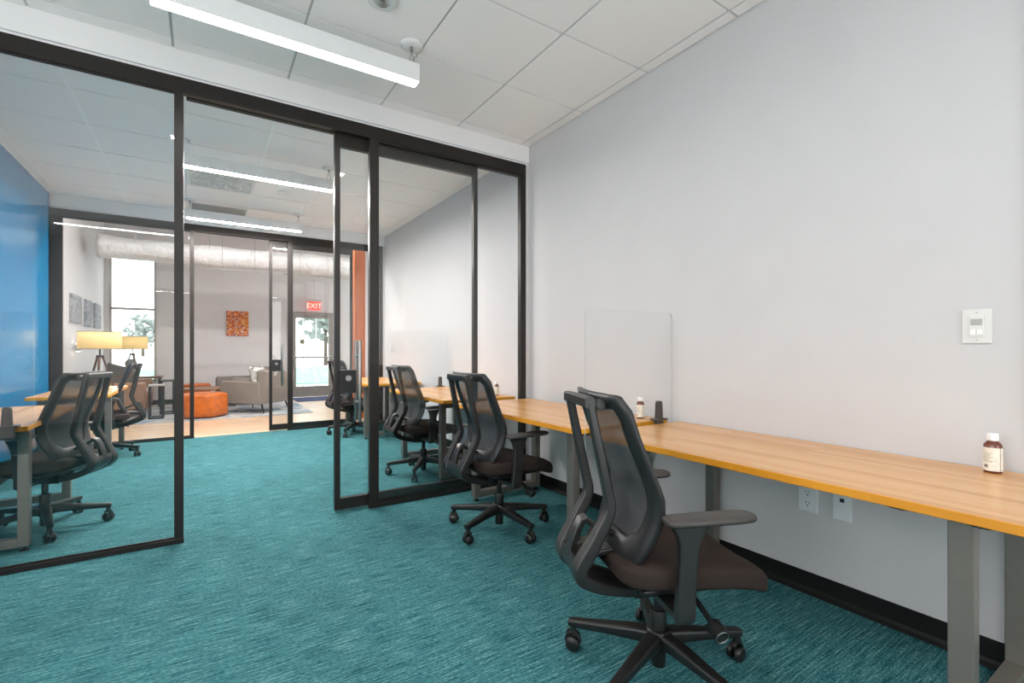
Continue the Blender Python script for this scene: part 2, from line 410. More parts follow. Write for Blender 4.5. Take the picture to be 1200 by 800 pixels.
struct(B(XR-.016, XR+.001, .35, .43, 0, ZC, ).build('trim_1', M['wall'], bevel=.002))

# ------------------------------------------------------------------ glass partitions with sliding doors
def partition(Y, xl, name_w, name_d):
    r = sempty(name_w, (0, Y, 0))
    f = MB(); fm = M['frame']
    f.box(xl, 2.476, 0, .05, 2.79, ZH)             # head
    f.box(xl, -.10, 0, .05, 0, .030)               # sill left
    f.box(1.05, 2.476, 0, .05, 0, .030)            # sill right
    f.box(-.150, -.102, 0, .05, .03, 2.79)
    f.box(1.052, 1.122, 0, .05, .03, 2.79)
    f.box(2.418, 2.476, 0, .05, .03, 2.79)
    if xl > -2: f.box(xl, -1.416, 0, .05, .03, 2.79)
    f.build('partition_frame', fm, r, bevel=.0025)
    MB().box(2.476, XR, .004, .05, 0, ZH).build('wall_filler', M['wall'], r)
    MB().box(-.09, 2.476, .088, .13, 2.80, 2.855, m=M['framedark']).build('door_track', None, r, bevel=.002)
    gx0 = -1.416 if xl > -2 else xl
    MB().box(gx0, -.150, .02, .03, .03, 2.79).build('glass_pane', M['glass'], r)
    MB().box(1.122, 2.418, .02, .03, .03, 2.79).build('glass_pane', M['glass'], r)
    b = MB().box(gx0, -.150, .008, .018, 2.775, 2.792).box(1.122, 2.418, .008, .018, 2.775, 2.792).box(gx0, -.15, .008, .018, .028, .042).box(1.122, 2.418, .008, .018, .028, .042)
    b.build('glazing_bead', M['chrome'] if False else M['frame'], r)
    # sliding door behind the frame
    d = sempty(name_d, (0, Y, 0))
    f = MB(); a, z0, z1 = .06, .012, 2.80
    f.box(.812, .852, a, a+.04, z0, z1).box(1.968, 2.008, a, a+.04, z0, z1).box(.852, 1.968, a, a+.04, z0, .095).box(.852, 1.968, a, a+.04, 2.70, z1)
    f.build('door_frame', fm, d, bevel=.002)
    MB().box(.852, 1.968, a+.016, a+.024, .095, 2.70).build('glass_pane', M['glass'], d)
    lb = MB().box(.840, .962, a-.022, a+.062, .875, 1.045).build('lock_box', M['lockblack'], d, bevel=.003)
    k = MB().cyl((.905, a-.03, .985), (.905, a-.020, .985), .021, 20).cyl((.905, a-.036, .985), (.905, a-.03, .985), .011, 16)
    k.build('lock_cylinder', M['chrome'], lb)
    for s in (-1, 1):
        yy = a+.02 + s*.055
        h = MB().cyl((.985, yy, .655), (.985, yy, 1.265), .0135, 16)
        h.build('pull_handle', M['chrome'], d, bevel=.002)
    for z in (.80, 1.15):
        MB().cyl((.985, a-.035, z), (.985, a+.075, z), .009, 12).build('handle_standoff', M['chrome'], d)
    return r, d
partition(Y1, XL1, 'window_1', 'door_1')
partition(Y2, XB, 'window_2', 'door_2')

# ------------------------------------------------------------------ linear pendant lights
def make_light():
    t = thing('linear_pendant_light', '', 'ceiling light')
    L = .655
    MB().box(-L, L, -.042, .042, 0.0, .105).build('housing', M['fixture'], t, bevel=.002)
    MB().box(-L+.004, L-.004, -.036, .036, -.0015, .006).build('lens', M['lens'], t)
    for x in (-L+.035, L-.035):
        c = MB().lathe([(.0, .232), (.066, .232), (.066, .222), (.05, .214), (0, .214)], 28, (x, 0, 0), cap=False).build('canopy', M['fixture'], t)
        MB().cyl((x, 0, .214), (x, 0, .196), .009, 12).cyl((x, 0, .2), (x-.018, 0, .105), .0022, 8).cyl((x, 0, .2), (x+.022, 0, .105), .0022, 8).build('suspension_cable', M['chrome'], t)
    return t
LZ0 = 2.825
l0 = make_light()
ls = [((.445, 2.77), 'linear white pendant light closest to the camera, over the near office', 'pendant lights in the near office'),
      ((.445, .80), 'added unseen linear white pendant light right above the camera', 'pendant lights in the near office'),  # extra fixture above the view, added to brighten the near office
      ((-.95, -1.09), 'linear white pendant light seen only as a strip reflected in the left glass panel', 'pendant lights in the near office'),
      ((1.3, -1.09), 'added unseen linear white pendant light behind the camera on the desk side', 'pendant lights in the near office'),  # extra fixture out of view, added for more light from behind
      ((.46, 5.12), 'linear white pendant light behind the glass, nearer of the two in the middle office', 'pendant lights in the middle office'),
      ((-.3, 8.75, 3.8), 'added unseen linear white pendant light high in the lounge, left end of its row', 'added pendant lights in the lounge'),  # row of three added above the visible part, only to light the lounge
      ((1.5, 8.75, 3.8), 'added unseen linear white pendant light high in the lounge, middle of its row', 'added pendant lights in the lounge'),
      ((3.6, 9.2, 3.8), 'added unseen linear white pendant light high in the lounge, right end of its row', 'added pendant lights in the lounge'),
      ((.48, 7.12), 'linear white pendant light just before the second glass partition, farther of the two', 'pendant lights in the middle office')]
for i, (q, lab, g) in enumerate(ls):
    o = l0 if i == 0 else copy_tree(l0)
    x, y = q[:2]; o.location = (x, y, q[2] if len(q) > 2 else LZ0-.007); tag(o, lab, 'ceiling light', g)
    if 'near office' not in g:
        for k in kids(o):
            if k.name.startswith('lens'):
                k.data = k.data.copy(); k.data.materials[0] = M['lens_b'] if 'middle' in g else M['lens_c']

# ceiling devices
def disc(name, label, cat, x, y, prof, mats=None):
    o = MB().lathe(prof, 28, cap=False).build(name, M['fixture']); o.location = (x, y, ZC); return tag(o, label, cat)
t = thing('sprinkler_head', 'round recessed fire sprinkler in the ceiling above the near light', 'sprinkler', (.80, 2.50, ZC))
MB().lathe([(0, .004), (.075, .004), (.077, -.006), (.06, -.014), (.035, -.014), (.035, -.004), (0, -.004)], 32, cap=False).build('escutcheon', M['fixture'], t)
MB().lathe([(0, -.004), (.012, -.006), (.008, -.018), (.022, -.024), (.022, -.027), (0, -.029)], 16, cap=False).build('sprinkler_nozzle', M['chrome'], t)
disc('smoke_detector', 'large round white smoke detector on the ceiling above the middle office', 'smoke detector', .80, 5.52, [(0, 0), (.10, 0), (.10, -.012), (.08, -.03), (0, -.034)])
disc('smoke_detector', 'small white ceiling sensor between the two middle office lights', 'sensor', .79, 6.2, [(0, 0), (.055, 0), (.052, -.014), (.0, -.018)])
t = thing('ceiling_vent', 'square supply vent covered in crinkled plastic film', 'vent', (.17, 6.17, ZC))
MB().box(-.32, .32, -.30, -.27, -.012, .002).box(-.32, .32, .27, .30, -.012, .002).box(-.32, -.29, -.27, .27, -.012, .002).box(.29, .32, -.27, .27, -.012, .002).build('vent_frame', M['fixture'], t, bevel=.002)
m_ = MB(); n = 26
pts = [Vector((-.29+.58*i/n, -.27+.54*j/n, -.006-.03*random.random()*abs(math.sin(PI*i/n))**.5*abs(math.sin(PI*j/n))**.5)) for j in range(n+1) for i in range(n+1)]
m_.faces(pts, [(j*(n+1)+i, j*(n+1)+i+1, (j+1)*(n+1)+i+1, (j+1)*(n+1)+i) for j in range(n) for i in range(n)])
m_.build('plastic_film', M['film'], t)
t = thing('return_air_grille', 'flat grey return air grille close to the second partition', 'vent', (.18, 7.44, ZC))
MB().box(-.32, .32, -.22, .20, -.008, .002).build('grille_frame', M['fixture'], t, bevel=.002)
g_ = MB()
for k in range(24): g_.box(-.30, .30, -.205+.0165*k, -.195+.0165*k, -.013, -.006)
g_.build('louvre', M['grille'], t)

# ------------------------------------------------------------------ desks
def make_desk(length, depth):
    # local: x 0..depth (0 = sitting side), y 0..length, top at z=0 surface -> placed with z
    t = thing('standing_desk', '', 'desk')
    top = MB(); th = .030
    top.box(0, depth, 0, length, -th, 0)
    o = top.build('desktop', M['desktop'], t, bevel=.003)
    o.data.materials.append(M['deskedge'])
    for f in o.data.polygons:
        if abs(f.normal.z) < .5: f.material_index = 1
    o.modifiers['bevel'].material = -1
    return t
def desk_frames(t, H, length, ys, depth, xf=.06, flip=False):
    for y in ys:
        f = MB(); w = .058; d = .052; xr = depth-.068
        za, zb = -H+.028, -.030
        f.box(xf, xf+d, y-w/2, y+w/2, za, zb).box(xr, xr+d, y-w/2, y+w/2, za, zb)
        f.box(xf+d, xr, y-w/2, y+w/2, za, za+.052).box(xf+d, xr, y-w/2, y+w/2, zb-.045, zb)
        fr = f.build('leg_frame', M['deskleg'], t, bevel=.003)
        for x in (xf+d/2, xr+d/2):
            MB().lathe([(0, -H+.001), (.026, -H+.001), (.026, -H+.006), (.010, -H+.010), (.006, -H+.012), (.006, -H+.03), (0, -H+.03)], 20, (x, y, 0), cap=False).build('levelling_foot', M['darkmetal'], fr)
    r = MB().box(depth*.42, depth*.42+.03, ys[0], ys[1], -.062, -.031).box(depth*.62, depth*.62+.03, ys[0], ys[1], -.062, -.031)
    r.build('cross_rail', M['darkmetal'], t)
def desk(loc, rz, H, length, depth, ys, label, group, xf=.06):
    t = make_desk(length, depth); desk_frames(t, H, length, ys, depth, xf)
    t.location = loc; t.rotation_euler = (0, 0, rz); tag(t, label, 'desk', group); return t
H1 = .752
dA = desk((1.757, .24, .750), 0, .750, 1.70, .742, (.215, 1.44), 'long wooden desk in the foreground at the right wall with an amber bottle', 'wall desks in the near office', .075)
dB = desk((1.700, 1.985, .764), 0, .764, 1.50, .742, (.165, 1.35), 'wooden desk between the foreground desk and the glass partition', 'wall desks in the near office', .09)
dC = desk((1.735, 3.78, .755), 0, .755, 1.42, .745, (.22, 1.20), 'wooden desk just behind the first glass partition at the right wall', 'wall desks in the middle office', .07)
dD = desk((1.735, 6.10, .755), 0, .755, 1.42, .745, (.33, 1.31), 'wooden desk in the far right corner before the second partition', 'wall desks in the middle office', .07)
dE = desk((-.85, 5.20, .755), PI, .755, 1.36, .62, (.16, 1.22), 'wooden desk at the blue wall cut off by the left picture edge', 'wall desks in the middle office', .02)
dF = desk((-.775, 7.50, .755), PI, .755, 1.44, .59, (.14, 1.1), 'wooden desk at the blue wall next to the lounge glass', 'wall desks in the middle office', .02)
# black mounting blocks under the foreground desk
for i, (y, lab) in enumerate(((.585, 'left of the front leg'), (.40, 'right of the front leg'))):
    o = MB().sweep([Vector((1.79, y-.03, .718)), Vector((1.79, y-.012, .7145)), Vector((1.79, y+.015, .7145)), Vector((1.79, y+.03, .718))], (.014, .003), side=Vector((1,0,0))).build('under_desk_hook', M['blackpl'])
    tag(o, 'small black hook under the foreground desk, ' + lab, 'hook')

# clear desk dividers with clamps
def divider(x0, x1, y, zdesk, label, xc, glen=.0, ztop=.655):
    t = thing('desk_divider', label, 'desk divider', (0, y, zdesk), 0, 'clear dividers between desks')
    r = .03; z0, z1 = -.16, ztop
    pts = []
    for cx_, cz, a0 in ((x1-r, z1-r, 0), (x0+r, z1-r, 90), (x0+r, z0+r, 180), (x1-r, z0+r, 270)):
        for k in range(5):
            a = math.radians(a0 + 90*k/4); pts.append((cx_ + r*math.cos(a), cz + r*math.sin(a)))
    m_ = MB(); m_.loft([[Vector((p[0], yy, p[1])) for p in pts] for yy in (-.0025, .0025)], M['acrylic'], smooth=False)
    p_ = m_.build('acrylic_panel', None, t); p_.data.materials.append(M['acedge'])
    for q_ in p_.data.polygons:
        if abs(q_.normal.y) < .5: q_.material_index = 1
    for x in xc:
        c = MB()
        prof = [(-.024, .002), (.024, .002), (.019, .106), (.013, .118), (-.013, .118), (-.019, .106)]
        c.loft([[Vector((x+p[0], yy, p[1])) for p in prof] for yy in (-.013, .013)], M['clamp'], smooth=False)
        c.box(x-.05, x+.05, -.028, .028, .001, .012, m=M['clamp'])
        c.box(x-.03, x+.03, -.011, .011, -.06, .002, m=M['clamp'])
        c.build('clamp', None, t, bevel=.003)
    return t
divider(1.745, 2.46, 1.966, .766, 'clear acrylic divider between the two desks of the near office', (2.34,))
divider(1.75, 2.46, 5.22, .756, 'clear acrylic divider at the far end of the desk behind the first partition', (2.36,))
divider(-1.46, -.82, 3.815, .756, 'clear acrylic divider with clamp at the near end of the blue wall desk', (-.93,))

# ------------------------------------------------------------------ bottles
def make_bottle():
    t = thing('supplement_bottle', '', 'bottle')
    MB().lathe([(0, 0), (.0235, 0), (.0260, .004), (.0260, .094), (.0245, .102), (.019, .110), (.0145, .114), (.0145, .120), (0, .120)], 32, cap=False).build('bottle_body', M['amber'], t)
    lb = MB()
    for a0, a1 in ((-150, 55), (60, 190)):
        n = 18; ra = [math.radians(a0+(a1-a0)*k/n) for k in range(n+1)]
        pts = [Vector((.0267*math.cos(a), .0267*math.sin(a), z)) for z in (.008, .092) for a in ra]
        lb.faces(pts, [(k, k+1, n+2+k, n+1+k) for k in range(n)], M['label'])
    lb.build('paper_label', None, t, solid=.0004)
    ik = MB()
    def patch(a0, a1, z0, z1):
        n = 6; ra = [math.radians(a0+(a1-a0)*k/n) for k in range(n+1)]
        pts = [Vector((.0272*math.cos(a), .0272*math.sin(a), z)) for z in (z0, z1) for a in ra]
        ik.faces(pts, [(k, k+1, n+2+k, n+1+k) for k in range(n)])
    for k, (a, b) in enumerate(((-60, 8), (-50, 0), (-65, 12), (-58, -4), (-48, 10))): patch(a, b, .070-.007*k, .0715-.007*k)
    patch(-42, -16, .020, .030)
    ik.build('printed_text', M['ink'], t)
    ik = MB()
    for k in range(9): patch(66, 108, .074-.006*k, .0748-.006*k)
    ik.build('printed_text', M['ink'], t)
    MB().lathe([(0, .116), (.0160, .116), (.0165, .118), (.0165, .140), (.0150, .1425), (0, .1425)], 40, cap=False).build('cap', M['cap'], t)
    return t
b0 = make_bottle(); bt = [((2.425, .513, .7505), math.radians(180), 1.0, 'amber bottle with white cap on the foreground desk by the wall'),
      ((2.325, 2.10, .7645), math.radians(205), .93, 'small amber bottle with pale label beside the grey divider clamp'),
      ((2.37, 3.94, .7555), math.radians(200), .93, 'small pale bottle on the desk behind the first glass partition')]
for i, (l, rz, s, lab) in enumerate(bt):
    o = b0 if i == 0 else copy_tree(b0); o.location = l; o.rotation_euler = (0, 0, rz); o.scale = (s, s, s); tag(o, lab, 'bottle', 'bottles on the wall desks')

# ------------------------------------------------------------------ wall plates
t = thing('wall_occupancy_switch', 'white wall sensor switch plate on the wall above the foreground desk', 'switch', (XR, .5735, 1.288))
MB().box(-.007, 0, -.043, .043, -.066, .066).build('cover_plate', M['switch'], t, bevel=.003)
MB().box(-.012, -.006, -.021, .021, -.040, .040).build('switch_body', M['switch'], t, bevel=.001)
MB().box(-.0135, -.0115, -.017, .017, .004, .028).build('sensor_lens', M['grille'], t, bevel=.001)
MB().box(-.0145, -.0115, .002, .017, -.032, -.012).box(-.0145, -.0115, -.017, -.002, -.032, -.012).build('button', M['cap'], t, bevel=.001)
for z in (.053, -.053): MB().cyl((-.0078, 0, z), (-.006, 0, z), .003, 10).build('screw', M['grille'], t)
t = thing('wall_outlet', 'white duplex power outlet low on the wall under the desk', 'outlet', (XR, 1.185, .468))
MB().box(-.007, 0, -.044, .044, -.067, .067).build('cover_plate', M['outlet'], t, bevel=.003)
for z in (.026, -.026):
    r = MB().box(-.010, -.006, -.018, .018, z-.019, z+.019).build('receptacle', M['outlet'], t, bevel=.002)
    MB().box(-.0112, -.0095, -.009, -.006, z, z+.010).box(-.0112, -.0095, .005, .008, z, z+.010).cyl((-.0112, 0, z-.010), (-.0095, 0, z-.010), .0035, 10).build('socket_slot', M['slot'], r)
t = thing('data_outlet', 'white data plate with one dark port low on the wall', 'outlet', (XR, 1.035, .468))
MB().box(-.007, 0, -.040, .040, -.067, .067).build('cover_plate', M['outlet'], t, bevel=.003)
MB().box(-.0085, -.005, -.009, .009, .018, .036).build('data_port', M['slot'], t)
tag(MB().box(XR-.012, XR, 7.40, 7.48, 1.17, 1.30).build('wall_switch', M['switch'], bevel=.003), 'small white wall switch far down the right wall behind glass', 'switch')

# ------------------------------------------------------------------ office chair
def make_chair():
    t = thing('office_chair', '', 'chair')
    # --- seat cushion
    prof = [(-.225, .440, .468, .150), (-.215, .418, .484, .185), (-.18, .405, .494, .215), (-.10, .402, .496, .238), (0, .402, .493, .248),
            (.10, .398, .490, .250), (.18, .390, .482, .246), (.24, .375, .466, .236), (.28, .360, .446, .222), (.305, .352, .424, .200), (.318, .358, .402, .170)]
    rings = []
    n = 40
    for u, zb, zt, w in prof:
        ring = []; zc = (zb+zt)/2; hh = (zt-zb)/2
        for k in range(n):
            a = 2*PI*k/n; ca, sa = math.cos(a), math.sin(a)
            v = w*math.copysign(abs(ca)**.35, ca); z = zc + hh*math.copysign(abs(sa)**.6, sa)
            if sa > 0: z -= .012*math.cos(PI*min(1, abs(v)/max(w, .01)))*.6
            ring.append(Vector((u, v, z)))
        rings.append(ring)
    s = MB().loft(rings).build('seat_cushion', M['seatfab'], t, sub=1)
    # underside shell
    MB().box(-.15, .20, -.19, .19, .386, .404).build('seat_pan', M['blackpl'], t, bevel=.006)
    # --- backrest panel: rim + mesh
    prof_u = [(.44, -.170), (.48, -.160), (.54, -.138), (.60, -.116), (.66, -.104), (.72, -.109), (.79, -.138), (.90, -.184), (1.01, -.220), (1.05, -.234)]
    def S(v, z): return Vector((interp(prof_u, z) - .030 + 1.3*v*v*.45, v, z))
    def outline(zb, zt, wtab, rt, rb, n=14):
        pts = []
        zs = [zb + (zt-zb)*k/n for k in range(n+1)]
        right = []
        for z in zs:
            w = interp(wtab, z)
            if z > zt-rt: w -= rt*(1-math.sqrt(max(0, 1-((z-(zt-rt))/rt)**2)))
            if z < zb+rb: w -= rb*(1-math.sqrt(max(0, 1-(((zb+rb)-z)/rb)**2)))
            right.append((w, z))
        m = 8
        bot = [(right[0][0]*(-1+2*k/m), zb) for k in range(1, m)]
        top = [(right[-1][0]*(1-2*k/m), zt) for k in range(1, m)]
        left = [(-w, z) for w, z in right[::-1]]
        return bot + right + top + left
    wt = [(.45, .178), (.52, .206), (.60, .228), (.70, .238), (.85, .236), (1.05, .230)]
    wi = [(.55, .118), (.60, .142), (.68, .166), (.80, .172), (1.0, .172)]
    zo = [(.452, 1.050, .03, .04), (.552, .996, .02, .03)]
    O = outline(zo[0][0], zo[0][1], wt, .03, .035); I = outline(zo[1][0], zo[1][1], wi, .02, .03)
    r = MB(); rings = []
    for f, th in ((0, .0), (.10, .012), (.5, .015), (.88, .010), (1, .0)):
        rings.append([S(o[0]*(1-f)+i[0]*f, o[1]*(1-f)+i[1]*f) + Vector((th, 0, 0)) for o, i in zip(O, I)])
    for f, th in ((.92, -.010), (.5, -.016), (.10, -.012)):
        rings.append([S(o[0]*(1-f)+i[0]*f, o[1]*(1-f)+i[1]*f) + Vector((th, 0, 0)) for o, i in zip(O, I)])
    rings.append(rings[0])
    r.loft(rings, cap=False); bmesh.ops.remove_doubles(r.bm, verts=r.bm.verts[:], dist=.0001)
    r.build('back_rim', M['rimfab'], t)
    mm = MB(); n = len(I); cz = .76
    rr = [[S(i[0]*f, cz+(i[1]-cz)*f) for i in I] for f in (1, .8, .6, .4, .2, .05)]
    mm.loft(rr, cap=False); vs = mm.bm.verts[:]; vs = vs[-n:]; mm.bm.faces.new(vs).smooth = True
    mm.build('back_mesh', M['mesh'], t)
    # --- outer support frame
    cl = [(-.309, 1.022), (-.286, .91), (-.262, .80), (-.243, .712), (-.235, .672), (-.240, .638), (-.263, .592), (-.298, .530), (-.328, .478), (-.340, .448), (-.328, .418), (-.268, .382), (-.170, .347), (-.05, .325)]
    f = MB()
    for sg in (-1, 1):
        pts = smooth_path([(u, sg*interp([(.325, .035), (.35, .055), (.385, .080), (.435, .097), (.55, .108), (.75, .112), (1.02, .112)], z), z) for u, z in cl], 4)
        sz = [(interp([(.32, .026), (.42, .032), (.50, .027), (.60, .020), (.70, .0165), (1.03, .0155)], p.z), interp([(.32, .015), (.42, .023), (.50, .024), (.60, .021), (.70, .017), (1.03, .0145)], p.z)) for p in pts]
        f.sweep(pts, sz, e=4.5)
    pts = [Vector((-.311+.004*(1-(v/.12)**2), v, 1.020)) for v in [-.127+.254*k/10 for k in range(11)]]
    f.sweep(pts, (.0165, .019), side=Vector((1, 0, 0)), n=14, e=4)
    pts = smooth_path([(-.335, 0, .480), (-.344, 0, .450), (-.334, 0, .420), (-.298, 0, .395), (-.23, 0, .367), (-.12, 0, .338)], 4)
    f.sweep(pts, [(interp([(.335, .045), (.39, .075), (.42, .098), (.48, .104)], p.z), .013) for p in pts], e=4)
    f.build('back_support_frame', M['plastic'], t)
    # --- link lugs from frame to rim
    for sg in (-1, 1):
        lg = MB().cyl((-.272, sg*.128, 1.012), (-.272, sg*.098, 1.012), .018, 16).box(-.30, -.225, sg*.113-.010, sg*.113+.010, .996, 1.020)
        lg.build('frame_lug', M['plastic'], t, bevel=.003)
    # --- lumbar latch
    la = MB()
    la.sweep([Vector((-.345, 0, .455)), Vector((-.334, 0, .51)), Vector((-.318, 0, .555)), Vector((-.300, 0, .585)), Vector((-.280, 0, .590))], (.026, .012), n=12, e=4)
    la.sweep([Vector((-.290, 0, .588)), Vector((-.24, .0, .555)), Vector((-.150, 0, .520))], (.022, .009))
    la.sweep([Vector((-.32, 0, .462)), Vector((-.25, 0, .478)), Vector((-.155, 0, .488))], (.050, .011))
    la.build('lumbar_support', M['plastic'], t)
    # --- armrests
    for sg in (-1, 1):
        y = sg*.272
        a = MB()
        pts = smooth_path([(-.035, y, .640), (-.036, y, .600), (-.040, y, .54), (-.046, y, .46), (-.050, y, .405), (-.052, y, .352), (-.05, y*.93, .345)], 3)[:-2]
        sz = [(.015, interp([(.35, .033), (.50, .030), (.58, .034), (.62, .048), (.64, .062)], p.z)) for p in pts]
        a.sweep(pts, sz, n=16, e=3.6)
        a.box(-.080, -.022, min(sg*.10, y), max(sg*.10, y), .342, .364)
        ar = a.build('armrest', M['plastic'], t, bevel=.003)
        pd = MB()
        pr = [(-.118, .018, .000), (-.113, .032, .004), (-.095, .041, .007), (0, .044, .008), (.12, .043, .008), (.168, .037, .007), (.184, .028, .004), (.189, .015, .0)]
        rg = []
        for u, w, h in pr:
            ring = []
            for k in range(20):
                an = 2*PI*k/20; ca, sa = math.cos(an), math.sin(an)
                ring.append(Vector((u, y + w*math.copysign(abs(ca)**.5, ca), .6605 + (h+.006)*math.copysign(abs(sa)**.7, sa))))
            rg.append(ring)
        pd.loft(rg); pd.build('arm_pad', M['padplastic'], ar)
    # --- mechanism and lever
    MB().box(-.13, .12, -.075, .075, .315, .388).build('tilt_mechanism', M['blackpl'], t, bevel=.012)
    lv = MB().sweep([Vector((.06, -.08, .350)), Vector((.065, -.16, .330)), Vector((.075, -.215, .300)), Vector((.078, -.232, .290))], (.010, .008), n=10)
    lv.cyl((.078, -.222, .292), (.082, -.268, .276), .026, 24)
    lo = lv.build('tension_lever', M['blackpl'], t)
    MB().lathe([(.0205, 0), (.0225, 0), (.0225, .002), (.0205, .002), (.0205, 0)], 24, cap=False).build('knob_ring', M['chrome'], lo, loc=(.0823, -.2685, .2757), rot=(math.radians(108), 0, 0))
    # --- column
    MB().cyl((0,0,.12), (0,0,.235), .030, 24).cyl((0,0,.23), (0,0,.33), .0175, 20).cyl((0,0,.028), (0,0,.13), .027, 24).build('gas_lift', M['blackpl'], t, bevel=.002)
    # --- star base
    b = MB()
    for k in range(5):
        a = 2*PI*k/5; R = Matrix.Rotation(a, 3, 'Z')
        pts = [R @ Vector(p) for p in ((.02, 0, .132), (.08, 0, .131), (.16, 0, .124), (.25, 0, .1145), (.325, 0, .108), (.345, 0, .106))]
        sz = [(.030, .028), (.029, .026), (.025, .021), (.021, .0175), (.019, .0155), (.017, .013)]
        b.sweep(pts, sz, side=R @ Vector((0, 1, 0)), n=12, e=3.4)
        b.cyl(R @ Vector((.328, 0, .100)), R @ Vector((.328, 0, .070)), .013, 14)
    b.lathe([(.0, .10), (.048, .10), (.052, .12), (.046, .156), (.036, .166), (0, .166)], 28, cap=False)
    base = b.build('star_base', M['blackpl'], t)
    random.seed(3)
    for k in range(5):
        a = 2*PI*k/5; c = MB(); sw = random.uniform(-1.2, 1.2)
        c.sweep([Vector((-.022, 0, .058)), Vector((-.008, 0, .070)), Vector((.012, 0, .068)), Vector((.026, 0, .052)), Vector((.029, 0, .034))], (.011, .006), n=10)
        c.cyl((.018, 0, .060), (.018, 0, .075), .009, 12)
        o = c.build('caster', M['blackpl'], base, loc=(.328*math.cos(a)-.0*math.cos(a+sw), .328*math.sin(a), 0), rot=(0, 0, a+sw))
        wv = MB()
        for s2 in (-1, 1):
            wv.lathe([(0, -.009), (.020, -.009), (.0275, -.004), (.0290, .004), (.024, .010), (0, .011)], 20, (0, s2*.0165, .029), cap=False, mat=Matrix.Rotation(-s2*PI/2, 3, 'X'))
        for v in wv.bm.verts: v.co.x += .0
        # wheels belong to the base as a second sub-part
        w_ = wv.build('caster_wheel', M['blackpl'], base, loc=o.location, rot=o.rotation_euler)
    return t
ch0 = make_chair()
chairs = [((1.425, 1.20), -22.5, 51, 'nearest black mesh office chair with brown seat at the foreground desk', 'chairs in the near office'),
          ((1.675, 2.75), 2, 59, 'black mesh office chair on the near side of the first glass partition', 'chairs in the near office'),
          ((1.80, 4.37), 4, 17.5, 'black mesh office chair just behind the first glass partition at the right wall', 'chairs in the middle office'),
          ((1.80, 6.93), 8, 20, 'farthest black mesh office chair, behind the lock box at the far right desk', 'chairs in the middle office'),
          ((-.886, 4.37), 158, -3, 'black mesh office chair at the blue wall, nearest the left picture edge', 'chairs in the middle office'),
          ((-.92, 6.92), 188, -24, 'black mesh office chair at the blue wall in front of the floor lamps', 'chairs in the middle office')]
for i, ((x, y), hd, ph, lab, g) in enumerate(chairs):
    o = ch0 if i == 0 else copy_tree(ch0)
    o.location = (x, y, 0); o.rotation_euler = (0, 0, math.radians(hd)); tag(o, lab, 'chair', g)
    for k in kids(o):
        if k.name.startswith('star_base'): k.rotation_euler = (0, 0, math.radians(ph-hd))

# ------------------------------------------------------------------ lounge
# window
wn = sempty('window_3', (0, YF, 0)); f = MB()
for a in ((WX0, WX0+.04, WZ0, WZ1), (WX1-.04, WX1, WZ0, WZ1), (WX0, WX1, WZ0, WZ0+.05), (WX0, WX1, WZ1-.05, WZ1), (WX0, WX1, 2.03, 2.08)): f.box(a[0], a[1], .02, .10, a[2], a[3])
f.build('window_frame', M['grille'], wn, bevel=.002)
MB().box(WX0, WX1, .055, .063, WZ0, WZ1).build('window_pane', M['wglass'], wn)
MB().box(WX1, WX1+.07, -.012, .02, WZ0-.06, WZ1+.06).box(WX0, WX1+.07, -.04, .02, WZ0-.06, WZ0).build('window_casing', M['wall'], wn, bevel=.003)
# exit door
dr = sempty('door_3', (0, YF, 0)); f = MB()
f.box(DX0, DX0+.055, -.03, .12, 0, DZ1).box(DX1-.055, DX1, -.03, .12, 0, DZ1).box(DX0, DX1, -.03, .12, DZ1-.05, DZ1)
f.build('door_jamb', M['doorgrey'], dr, bevel=.003)
g0, g1 = DX0+.065, DX1-.065
lf = MB().box(g0, g0+.11, 0, .045, .01, DZ1-.055).box(g1-.11, g1, 0, .045, .01, DZ1-.055).box(g0+.11, g1-.11, 0, .045, .01, .27).box(g0+.11, g1-.11, 0, .045, DZ1-.15, DZ1-.055).build('door_leaf', M['doorgrey'], dr, bevel=.003)
MB().box(g0+.11, g1-.11, .018, .026, .27, DZ1-.15).build('glass_pane', M['wglass'], lf)
pb = MB().box(g0+.03, g1-.03, -.075, -.045, .975, 1.015).box(g0+.03, g0+.09, -.05, 0, .96, 1.03).box(g1-.09, g1-.03, -.075, 0, .95, 1.04); pb.build('push_bar', M['chrome'], dr, bevel=.003)
MB().box(g0+.45, g1-.18, -.06, -.005, DZ1-.13, DZ1-.07).box(g0+.3, g0+.5, -.05, -.03, DZ1-.09, DZ1-.075).build('door_closer', M['doorgrey'], dr, bevel=.003)
MB().box(g0+.20, g0+.31, .012, .017, 1.33, 1.44).build('notice', M['notice'], dr)
# exit sign
t = thing('exit_sign', 'red illuminated exit sign hanging above the glass exit door', 'exit sign', (2.31, YF-.25, 2.17))
MB().box(-.165, .165, -.02, .02, .205, .255).build('sign_canopy', M['grille'], t, bevel=.003)
MB().box(-.15, .15, -.006, .006, 0, .205).build('sign_panel', M['exitbg'], t)
MB().cyl((0, 0, .25), (0, 0, 1.3), .005, 8).build('hanging_rod', M['grille'], t)
tx = bpy.data.curves.new('exit_text', 'FONT'); tx.body = 'EXIT'; tx.size = .17; tx.align_x = 'CENTER'; tx.extrude = .002; tx.materials.append(M['exitred'])
tc_ = bpy.data.objects.new('sign_lettering', tx); C.objects.link(tc_); me_ = bpy.data.meshes.new_from_object(tc_); bpy.data.objects.remove(tc_)
to = bpy.data.objects.new('sign_lettering', me_); C.objects.link(to); to.parent = t; to.location = (0, -.009, .045); to.rotation_euler = (PI/2, 0, 0)
